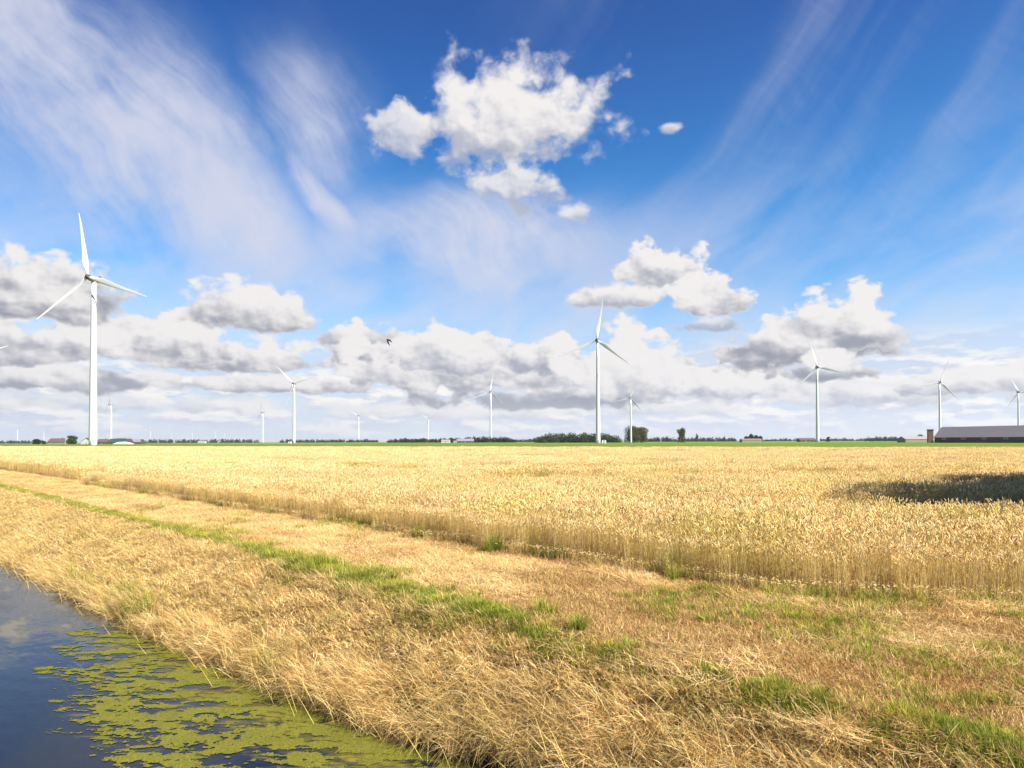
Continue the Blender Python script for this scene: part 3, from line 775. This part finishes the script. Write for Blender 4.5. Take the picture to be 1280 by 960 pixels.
# trees one can tell apart
tree("broad_tree", "broad olive tree whose left side the small turbine tower crosses", "tree", 791, 850, 21, 24, 5200, LEAF_OLIVE, .02, 13, .8, "pair of broad trees")
tree("broad_tree", "right hand tree of the pair beside the small turbine", "tree", 801, 862, 20.5, 20, 4300, LEAF_OLIVE, .02, 12, .8, "pair of broad trees")
tree("lone_tree", "lone narrow tree right of the broad pair", "tree", 852, 850, 18.5, 12.5, 2600, LEAF_OLIVE, .02, 9, .7)
tree("thin_tree", "small thin tree right of the lone narrow tree", "tree", 871, 900, 12.5, 6, 380, LEAF_OLIVE, .05, 6, .5)
for i, (u, h, w, lab) in enumerate(((933, 9.5, 10, "leftmost dark tree behind the low brown barn"), (939, 13, 11, "tallest dark tree behind the low brown barn"), (946, 10.5, 11, "middle dark tree behind the low brown barn, right of the tallest"), (951, 9.5, 9, "rightmost dark tree behind the low brown barn"))):
    tree("farm_tree", lab, "tree", u, 1020 + 6 * i, h, w, 900, LEAF_DARK, .02, 7, .9, "trees behind the low brown barn")
tree("farm_tree", "round green tree between the two farmhouses", "tree", 90, 960, 12.5, 16, 2200, LEAF, .0, 10, .8)
tree("bush", "dark round bush left of the farmhouse", "bush", 45.5, 980, 8, 12.5, 1300, LEAF_DARK, .0, 8, .8)
tree("farm_tree", "small low tree against the left farmhouse", "tree", 55, 990, 5, 6, 400, LEAF_DARK, .0, 6, .6)
tree("farm_tree", "small tree on the horizon above the pale greenhouse roof", "tree", 1152, 1100, 11.5, 15, 1000, LEAF_BLUE, .02, 7, .9)
tree("farm_tree", "small round tree just right of the fourth turbine base", "tree", 1035, 1150, 9, 8, 500, LEAF_BLUE, .02, 6, .8)
# two trees beside the track, out of the picture to the right: their shade falls on the wheat
tree("roadside_tree", "big leafy tree in the wheat to the right, casting the nearer shade", "tree", 0, 11.7, 12.6, 15.5, 46000, LEAF, .1, 24, .34, "roadside trees", x=25.5)
tree("roadside_tree", "second leafy tree behind the first, casting the farther shade", "tree", 0, 16.7, 11.2, 13, 40000, LEAF, .1, 20, .34, "roadside trees", x=28.9)

# ------------------------------------------------------------------ wind turbines
WHITE = plain("turbine_white_paint", (.56, .565, .57), .38, .03, .2, .5)
BLADE = plain("blade_white_paint", (.52, .53, .54), .4, .03, .2, .5)
DARK = plain("hub_grey", (.035, .035, .04), .5, .1, 1)
GREYM = plain("nacelle_grey", (.20, .205, .215), .45, .06, .6)
def circle(n, r_, z, ox=0, oy=0, sy=1): return [(ox + r_ * math.cos(i * 2 * math.pi / n), oy + r_ * sy * math.sin(i * 2 * math.pi / n), z) for i in range(n)]
def turbine(label, u, v_hub, hub_h=105., L=42., theta=0., yaw=190., dist=None, name="wind_turbine", kiosk=None, base=None):
    d = pix_dir(u, v_hub)
    y = (hub_h - H) * d.y / d.z if dist is None else dist
    if dist is not None: hub_h = H + d.z / d.y * y; L = L * hub_h / 105.
    k = hub_h / 105.
    p = Vector((0, 0, H)) + d * (y / d.y)
    over = 5.6 * k
    hd = Vector((math.sin(R(yaw)), math.cos(R(yaw)), 0))            # where the hub points
    tx, ty = p.x - hd.x * over, p.y - hd.y * over
    root = empty(name, (tx, ty, 0)); tag(root, label, "wind turbine", "wind turbines across the plain")
    rb, rt = 2.35 * k, 1.35 * k; top = hub_h - 1.9 * k
    mb = MB(); zs = [0, .02, .3, .6, .85, 1]
    mb.loft([circle(32, rb + (rt - rb) * (q ** 1.05), q * top) for q in zs]); tw = mb.build("tower", WHITE, root, True)
    for q in (.33, .66):
        mb = MB(); r_ = rb + (rt - rb) * q + .03 * k; mb.loft([circle(32, r_, q * top - .12 * k), circle(32, r_, q * top + .12 * k)]); mb.build("flange", WHITE, tw, True)
    mb = MB(); mb.box(-.45 * k, .45 * k, -rb - .05, -rb + .4, .8 * k, 3.0 * k); mb.build("door", GREYM, tw)
    mb = MB(); mb.loft([circle(32, rb + .9 * k, -.3), circle(32, rb + .8 * k, .35)]); mb.build("foundation", GREYM, root)
    # head: local -y is where the hub points
    hr = empty("rotor_head", (0, 0, hub_h)); hr.parent = root; hr.rotation_euler = (0, 0, R(180 - yaw))
    rz = Matrix.Rotation(R(180 - yaw), 4, 'Z')
    COL.objects.unlink(hr); bpy.data.objects.remove(hr)
    def place(o, m): o.matrix_local = Matrix.Translation((0, 0, hub_h)) @ rz @ m; return o
    mb = MB(); secs = [(-4.0, 1.25, 1.3), (-3.2, 1.7, 1.75), (0, 1.9, 1.9), (3.5, 1.8, 1.75), (6.2, 1.35, 1.25), (7.0, .7, .7)]
    rings = []
    for yy, w_, h_ in secs:
        rings.append([(w_ * k * (abs(math.cos(a)) ** .55) * (1 if math.cos(a) > 0 else -1), yy * k, h_ * k * (abs(math.sin(a)) ** .55) * (1 if math.sin(a) > 0 else -1)) for a in [j * 2 * math.pi / 20 for j in range(20)]])
    mb.loft(rings); na = place(mb.build("nacelle", GREYM, root, True), Matrix())
    mb = MB(); mb.box(-1.2 * k, 1.2 * k, 5.2 * k, 5.5 * k, 1.2 * k, 2.7 * k); mb.box(-.05 * k, .05 * k, 5.0 * k, 5.15 * k, 1.2 * k, 3.6 * k); mb.build("wind_vane", DARK, na)
    mb = MB(); mb.loft([[(r_ * math.cos(j * math.pi / 10), yy, r_ * math.sin(j * math.pi / 10)) for j in range(20)] for yy, r_ in ((-4.1 * k, 1.45 * k), (-5.0 * k, 1.6 * k), (-6.2 * k, 1.45 * k), (-7.0 * k, .85 * k), (-7.35 * k, .15 * k))])
    hub = place(mb.build("hub", DARK, root, True), Matrix())
    for j in range(3):
        mb = MB(); rings = []
        for q, ch, th, tw_, sw in ((.0, 1.7, 1.7, 0, 0), (.05, 1.75, 1.7, 5, 0), (.13, 3.0, 1.0, 16, .1), (.22, 3.6, .72, 13, .15), (.40, 2.7, .45, 8, .1), (.62, 1.85, .28, 4, -.2), (.84, 1.15, .16, 1, -.4), (.96, .7, .09, 0, -.8), (1.0, .15, .04, 0, -1.0)):
            ring = []
            for a in [i_ * 2 * math.pi / 14 for i_ in range(14)]:
                cx = math.cos(a) * ch / 2 - (ch - 1.7) * .22 * (1 if ch > 1.7 else 0); cy = math.sin(a) * th / 2 * (1 if th > 1.2 else (.55 + .45 * math.cos(a)))
                t_ = R(tw_ + 4); ring.append(((cx * math.cos(t_) - cy * math.sin(t_)) * k, (cx * math.sin(t_) + cy * math.cos(t_) + sw) * k, (1.0 * k + q * (L - 1.0 * k))))
            rings.append(ring)
        mb.loft(rings)
        o = mb.build("blade", BLADE, root, True)
        # theta: clockwise from straight up as seen from in front of the rotor
        place(o, Matrix.Translation((0, -5.6 * k, 0)) @ Matrix.Rotation(R(-5), 4, 'X') @ Matrix.Rotation(R(theta + 120 * j), 4, 'Y'))
    return root, (tx, ty)
turbine("tallest wind turbine, nearest of all, in front of the farmhouses", 109.5, 346, theta=-11, yaw=184)
turbine("small blade edge-on turbine just right of the tallest one's foot", 136, 506, theta=30, yaw=235, L=34)
turbine("turbine with one blade pointing right, left of centre in the open field", 365.8, 479, theta=75, yaw=188)
turbine("turbine in front of the dark wood, a blade almost straight up", 612.4, 489.7, theta=10, yaw=195)
_, T747 = turbine("second tallest turbine, standing before the even wood", 745.8, 425, theta=8, yaw=197)
turbine("small turbine whose tower crosses the broad pair of trees", 787.6, 497.5, theta=18, yaw=205, dist=780)
turbine("tall turbine right of centre with a long blade to the right", 1021.9, 458.8, theta=-15, yaw=196)
turbine("turbine rising behind the left end of the brick barn", 1175.3, 477.8, theta=20, yaw=200)
turbine("turbine rising behind the brick barn at the right edge of the photo", 1273.8, 490, theta=-25, yaw=200)
turbine("turbine outside the left edge, only a blade tip showing", -37, 445, theta=72, yaw=170)
turbine("thin distant turbine left of the one with its blade to the right", 326.6, 515, theta=-14, yaw=230)
turbine("thin distant turbine midway before the bird, blade to upper left", 447.6, 519.5, theta=-60, yaw=190)
turbine("thin distant turbine in front of the left end of the dark wood", 534.8, 523.5, theta=-55, yaw=195)
for u, v, th, lab in ((21, 536, 10, "short white turbine at the far left edge of the horizon"), (54, 537.5, 20, "tiny turbine on the horizon above the dark bush"),
                      (187.3, 537, 5, "tiny turbine just right of the farm, leftmost of five in a row"), (213.8, 540, 40, "tiny turbine second from the left of five in a row"),
                      (240.2, 539.5, 15, "tiny turbine in the middle of five in a row"), (269, 540, 55, "tiny turbine fourth from the left of five in a row"),
                      (280.6, 540.5, 10, "tiny turbine rightmost of five in a row")):
    turbine(lab, u, v, theta=th, yaw=200)

# ------------------------------------------------------------------ farm buildings
def brick_mat(name, a, b):
    m, N = material(name); tc = N.n('ShaderNodeTexCoord'); p = X(N, tc.outputs['Object']); n = N.n('ShaderNodeTexBrick'); x, y, z = N.xyz(p)
    N.put(n.inputs['Vector'], N.vec(x + y, z, 0.0)); n.inputs['Scale'].default_value = 3; n.inputs['Color1'].default_value = (*a, 1); n.inputs['Color2'].default_value = (*b, 1); n.inputs['Mortar'].default_value = (.3, .26, .22, 1)
    n.inputs['Mortar Size'].default_value = .012
    c = N.mix(N.noise(p, .4, 4, .6) * .4, X(N, n.outputs[0]), tuple(q * .55 for q in a))
    finish(N, principled(N, c, .85)); return m
def roof_mat(name, a, b):
    m, N = material(name); tc = N.n('ShaderNodeTexCoord'); p = X(N, tc.outputs['Object']); x, y, z = N.xyz(p)
    w = N.m('SINE', x * 9.0); k = N.noise(N.vec(x * .25, z * 1.2, y), 1.0, 6, .6)
    c = N.mix(k, a, b); finish(N, principled(N, c, .7, bump=w, dist=.03)); return m
BRICK = brick_mat("red_brick", (.09, .028, .025), (.13, .045, .035)); BRICKP = brick_mat("brown_brick", (.16, .085, .05), (.21, .12, .075))
ROOF = roof_mat("grey_sheet_roof", (.19, .165, .18), (.25, .225, .24)); ROOFD = roof_mat("dark_tile_roof", (.07, .055, .055), (.12, .09, .09))
ROOFG = roof_mat("green_sheet_roof", (.012, .05, .032), (.022, .075, .045)); ROOFP = roof_mat("pale_sheet_roof", (.22, .205, .19), (.29, .27, .25)); ROOFB = roof_mat("blue_grey_roof", (.16, .16, .21), (.22, .22, .28))
WALLW = plain("white_render", (.50, .48, .44), .8); WALLB = plain("buff_wall", (.26, .21, .16), .85); WALLD = plain("dark_boards", (.07, .05, .045), .8)
FRAME = plain("white_frame", (.75, .75, .74), .5); GLASS = plain("dark_glass", (.04, .05, .06), .15, spec=.6); STEEL = plain("steel_door", (.22, .23, .24), .5)
def house(name, label, cat, u0, u1, y, eave, ridge, depth, wall, roof, windows=0, door=None, over=.5, chimney=False, gable_front=False, hip=0., rz=0., group=None, ww=1.4, wh=1.1, wz=None, loc=None, width=None):
    x0, x1 = px_x(u0, y), px_x(u1, y)
    if loc: x0, x1 = loc - width / 2, loc + width / 2
    W = x1 - x0; root = empty(name, ((x0 + x1) / 2, y, 0), rz); tag(root, label, cat, group)
    h = W / 2
    if gable_front:    # ridge runs away from us: build turned by 90 degrees
        root.rotation_euler = (0, 0, rz + math.pi / 2); root.location = ((x0 + x1) / 2, y + depth / 2, 0); h = depth / 2; half = W / 2; y0, y1 = -half, half
    else:
        y0, y1 = 0, depth
    ym = (y0 + y1) / 2
    mb = MB(); mb.prism([(y0, -.3), (y1, -.3), (y1, eave), (ym, ridge - .12), (y0, eave)], -h, h); mb.build("wall", wall, root)
    tt = .18; sl = (ridge - eave) / (ym - y0); mb = MB()
    for sgn in (-1, 1):
        ye = (y0 - over) if sgn < 0 else (y1 + over); ze = eave - sl * over
        V = [(-h - over + hip * 0, ye, ze + .05), (h + over, ye, ze + .05), (h + over - hip, ym, ridge + .05), (-h - over + hip, ym, ridge + .05)]
        V2 = [(a, b, c + tt) for a, b, c in V]; mb.add(V + V2, [(0, 1, 2, 3), (4, 5, 6, 7), (0, 1, 5, 4), (1, 2, 6, 5), (2, 3, 7, 6), (3, 0, 4, 7)])
    rf = mb.build("roof", roof, root)
    if chimney:
        mb = MB(); cx = h * .5; mb.box(cx - .4, cx + .4, ym - .4, ym + .4, ridge - .8, ridge + 1.1); mb.box(cx - .5, cx + .5, ym - .5, ym + .5, ridge + 1.1, ridge + 1.25); mb.build("chimney", BRICK, rf)
    wz = eave * .5 if wz is None else wz
    face = -h if gable_front else None
    def panel(nm, mat, a, b, z0, z1, out, parent):
        mb = MB()
        if gable_front: mb.box(-h - out, -h + .05, a, b, z0, z1)
        else: mb.box(a, b, y0 - out, y0 + .05, z0, z1)
        return mb.build(nm, mat, parent)
    span = (y1 - y0) if gable_front else 2 * h; c0 = y0 if gable_front else -h
    for i in range(windows):
        c = c0 + span * (i + .5) / windows
        if door is not None and i == door: continue
        w_ = panel("window", FRAME, c - ww / 2, c + ww / 2, wz, wz + wh, .04, root); panel("pane", GLASS, c - ww / 2 + .12, c + ww / 2 - .12, wz + .12, wz + wh - .12, .06, w_)
    if door is not None:
        c = c0 + span * (door + .5) / max(windows, 1); dr = panel("door", STEEL, c - .9, c + .9, 0, min(2.4, eave - .2), .05, root); panel("handle", FRAME, c + .6, c + .72, 1.05, 1.2, .1, dr)
    return root
# right: the long brick barn with a brick stack at its end
BY = 440
bx0 = px_x(1168, BY)
barn = house("brick_barn", "long low red brick barn with a grey sheet roof at the right edge", "barn", 0, 0, BY - 51.5, 4.0, 10.4, 15, BRICK, ROOF, 9, 8, .4, loc=bx0 + 21.9, width=112, ww=2.4, wh=.9, wz=2.6, rz=R(-67))
st_ = empty("brick_stack", (px_x(1163.0, BY + 1), BY + 1, 0), R(-18)); tag(st_, "square brown brick stack at the left end of the brick barn", "chimney")
mb = MB(); mb.box(-1.5, 1.5, -1.2, 1.6, -.2, 8.6); mb.build("shaft", BRICKP, st_); mb = MB(); mb.box(-1.75, 1.75, -1.4, 1.8, 8.6, 9.1); mb.build("cap", WALLD, st_)
house("greenhouse", "long low greenhouse with a pale roof left of the brick barn", "greenhouse", 1132, 1162, 640, 3.0, 5.6, 14, WALLB, ROOFP, 5, None, .3)
house("low_barn", "low brown barn in front of the cluster of dark trees", "barn", 928, 953, 900, 3.0, 4.6, 12, WALLB, plain("brown_roof", (.20, .15, .10)), 5, 2, .3)
house("low_barn", "low dark barn behind the foot of the tall turbine right of centre", "barn", 1000, 1020, 1100, 3.0, 6.0, 14, WALLD, ROOFD, 4, 1, .4)
house("shed", "small pale shed in front of the dark wood", "shed", 551.5, 562, 1150, 3.0, 5.3, 12, WALLW, ROOFP, 3, 1, .3)
house("shed", "tiny white shed between the pale shed and the long roof", "shed", 567, 570.5, 1150, 2.2, 3.4, 5, WALLW, ROOFP, 2, 1, .3)
house("long_barn", "long barn with a blue grey roof before the dark wood", "barn", 571, 592, 1200, 3.0, 7.0, 16, WALLD, ROOFB, 5, 2, .4)
# left: the farm
house("farmhouse", "dark roofed farmhouse with a chimney between the dark bush and round tree", "house", 59, 81, 1000, 3.6, 8.6, 9, WALLB, ROOFD, 6, 3, .5, True, wz=1.2, hip=3.0)
house("farmhouse", "white gabled farmhouse left of the tallest turbine's foot", "house", 101, 114.5, 985, 3.4, 9.2, 13, WALLW, ROOFD, 3, 1, .6, True, gable_front=True, wz=1.2)
house("farmhouse", "small brick house seen right behind the tallest turbine's foot", "house", 121, 133, 1010, 3.2, 7.4, 9, BRICK, ROOFD, 3, 1, .5, True, wz=1.2)
house("green_barn", "wide barn with a green sheet roof right of the tallest turbine", "barn", 134, 160, 960, 2.6, 8.0, 16, WALLD, ROOFG, 5, 2, .5, hip=8.0)
house("grey_barn", "long grey roofed barn behind the green roofed barn", "barn", 156, 176, 1010, 3.2, 7.2, 14, WALLD, ROOFB, 5, 2, .5, hip=5.0)
house("roadside_shed", "low white shed on the horizon among hazy trees", "shed", 247, 256, 2100, 4, 6.5, 12, WALLW, ROOFP, 4, 1, .3)
# silage heap under white sheeting
def heap():
    V = []; F = []; n, m = 24, 10
    for i in range(n + 1):
        for j in range(m + 1):
            a, b = i / n * 2 - 1, j / m * 2 - 1; z = 3.4 * max(0, 1 - abs(a) ** 2.4) ** .8 * max(0, 1 - abs(b) ** 2.6) ** .7
            V.append((a * 13, b * 6, z + .15 * math.sin(a * 9) * (z > .3)))
    for i in range(n):
        for j in range(m): q = i * (m + 1) + j; F.append((q, q + m + 1, q + m + 2, q + 1))
    o = obj("silage_heap", mesh_from("silage_heap", V, F, WALLW, smooth=True), loc=(px_x(154, 940), 940, -.05)); tag(o, "long low heap under white sheeting before the green roofed barn", "heap")
heap()
def kiosk(label, x, y, w=2.6, h=2.2):
    r_ = empty("transformer_kiosk", (x, y, 0)); tag(r_, label, "kiosk", "transformer kiosks by turbines")
    mb = MB(); mb.box(-w / 2, w / 2, -1.3, 1.3, -.1, h); mb.build("cabinet", FRAME, r_)
    mb = MB(); mb.box(-w / 2 - .15, w / 2 + .15, -1.5, 1.5, h, h + .18); mb.build("roof", FRAME, r_)
    mb = MB(); mb.box(-.8, .8, -1.36, -1.28, .1, h - .25); mb.build("door", STEEL, r_)
kiosk("small white kiosk at the foot of the second tallest turbine", px_x(754.8, 690), 690, 4.0, 3.0)
kiosk("small white kiosk left of the foot of the turbine left of centre", px_x(362.5, 1190), 1190, 5, 3)

# ------------------------------------------------------------------ the bird
def bird():
    c = at_y(484.8, 424.5, 24); root_loc = c
    V = []; F = []
    def ring_loft(rings):
        b = len(V); n = len(rings[0])
        for r_ in rings: V.extend(r_)
        for i in range(len(rings) - 1):
            for j in range(n): k = (j + 1) % n; F.append((b + i * n + j, b + i * n + k, b + (i + 1) * n + k, b + (i + 1) * n + j))
        F.append(tuple(b + j for j in range(n))[::-1]); F.append(tuple(b + (len(rings) - 1) * n + j for j in range(n)))
    # x towards the picture's right, z up; body slopes, both wings swept down on the downstroke
    def tube(pts, rx, ry):
        rings = []
        for i, p in enumerate(pts):
            p = Vector(p); a = Vector(pts[min(i + 1, len(pts) - 1)]) - Vector(pts[max(i - 1, 0)]); a.normalize()
            u = a.cross(Vector((0, 1, 0))).normalized(); v = Vector((0, 1, 0))
            rings.append([tuple(p + u * math.cos(q * math.pi / 5) * rx[i] + v * math.sin(q * math.pi / 5) * ry[i]) for q in range(10)])
        ring_loft(rings)
    tube([(-.055, 0, .012), (-.045, 0, .012), (-.028, 0, .014), (0, .0, .0), (.03, .02, -.02), (.07, .04, -.05), (.10, .05, -.075)], [.001, .010, .016, .026, .022, .010, .003], [.001, .01, .016, .026, .022, .018, .012])
    tube([(-.012, 0, .004), (-.004, -.02, -.05), (.02, -.05, -.11), (.06, -.08, -.18), (.095, -.1, -.235)], [.018, .032, .030, .018, .003], [.012, .01, .006, .004, .002])
    tube([(.01, .01, .008), (.05, .05, -.005), (.085, .10, -.04), (.13, .15, -.09)], [.012, .030, .022, .003], [.012, .01, .006, .002])
    m = plain("bird_black", (.015, .015, .018), .6)
    o = obj("flying_bird", mesh_from("flying_bird", V, F, m, smooth=True), loc=root_loc)
    tag(o, "small black bird flying with wings swept down against the clouds", "bird")
bird()

# ------------------------------------------------------------------ the air
def haze():
    mb = MB(); mb.box(-9000, 9000, -300, 9000, -2.6, 260); m = bpy.data.materials.new("air"); m.use_nodes = True; m.node_tree.nodes.clear(); N = NT(m.node_tree)
    v = N.n('ShaderNodeVolumePrincipled'); N.put(v.inputs['Color'], (.80, .88, 1.0)); v.inputs['Density'].default_value = .00005; v.inputs['Anisotropy'].default_value = .2
    o = N.n('ShaderNodeOutputMaterial'); N.t.links.new(v.outputs[0], o.inputs['Volume'])
    h = mb.build("haze", m); tag(h, "thin bluish air over the plain", "haze", kind='stuff')
haze()
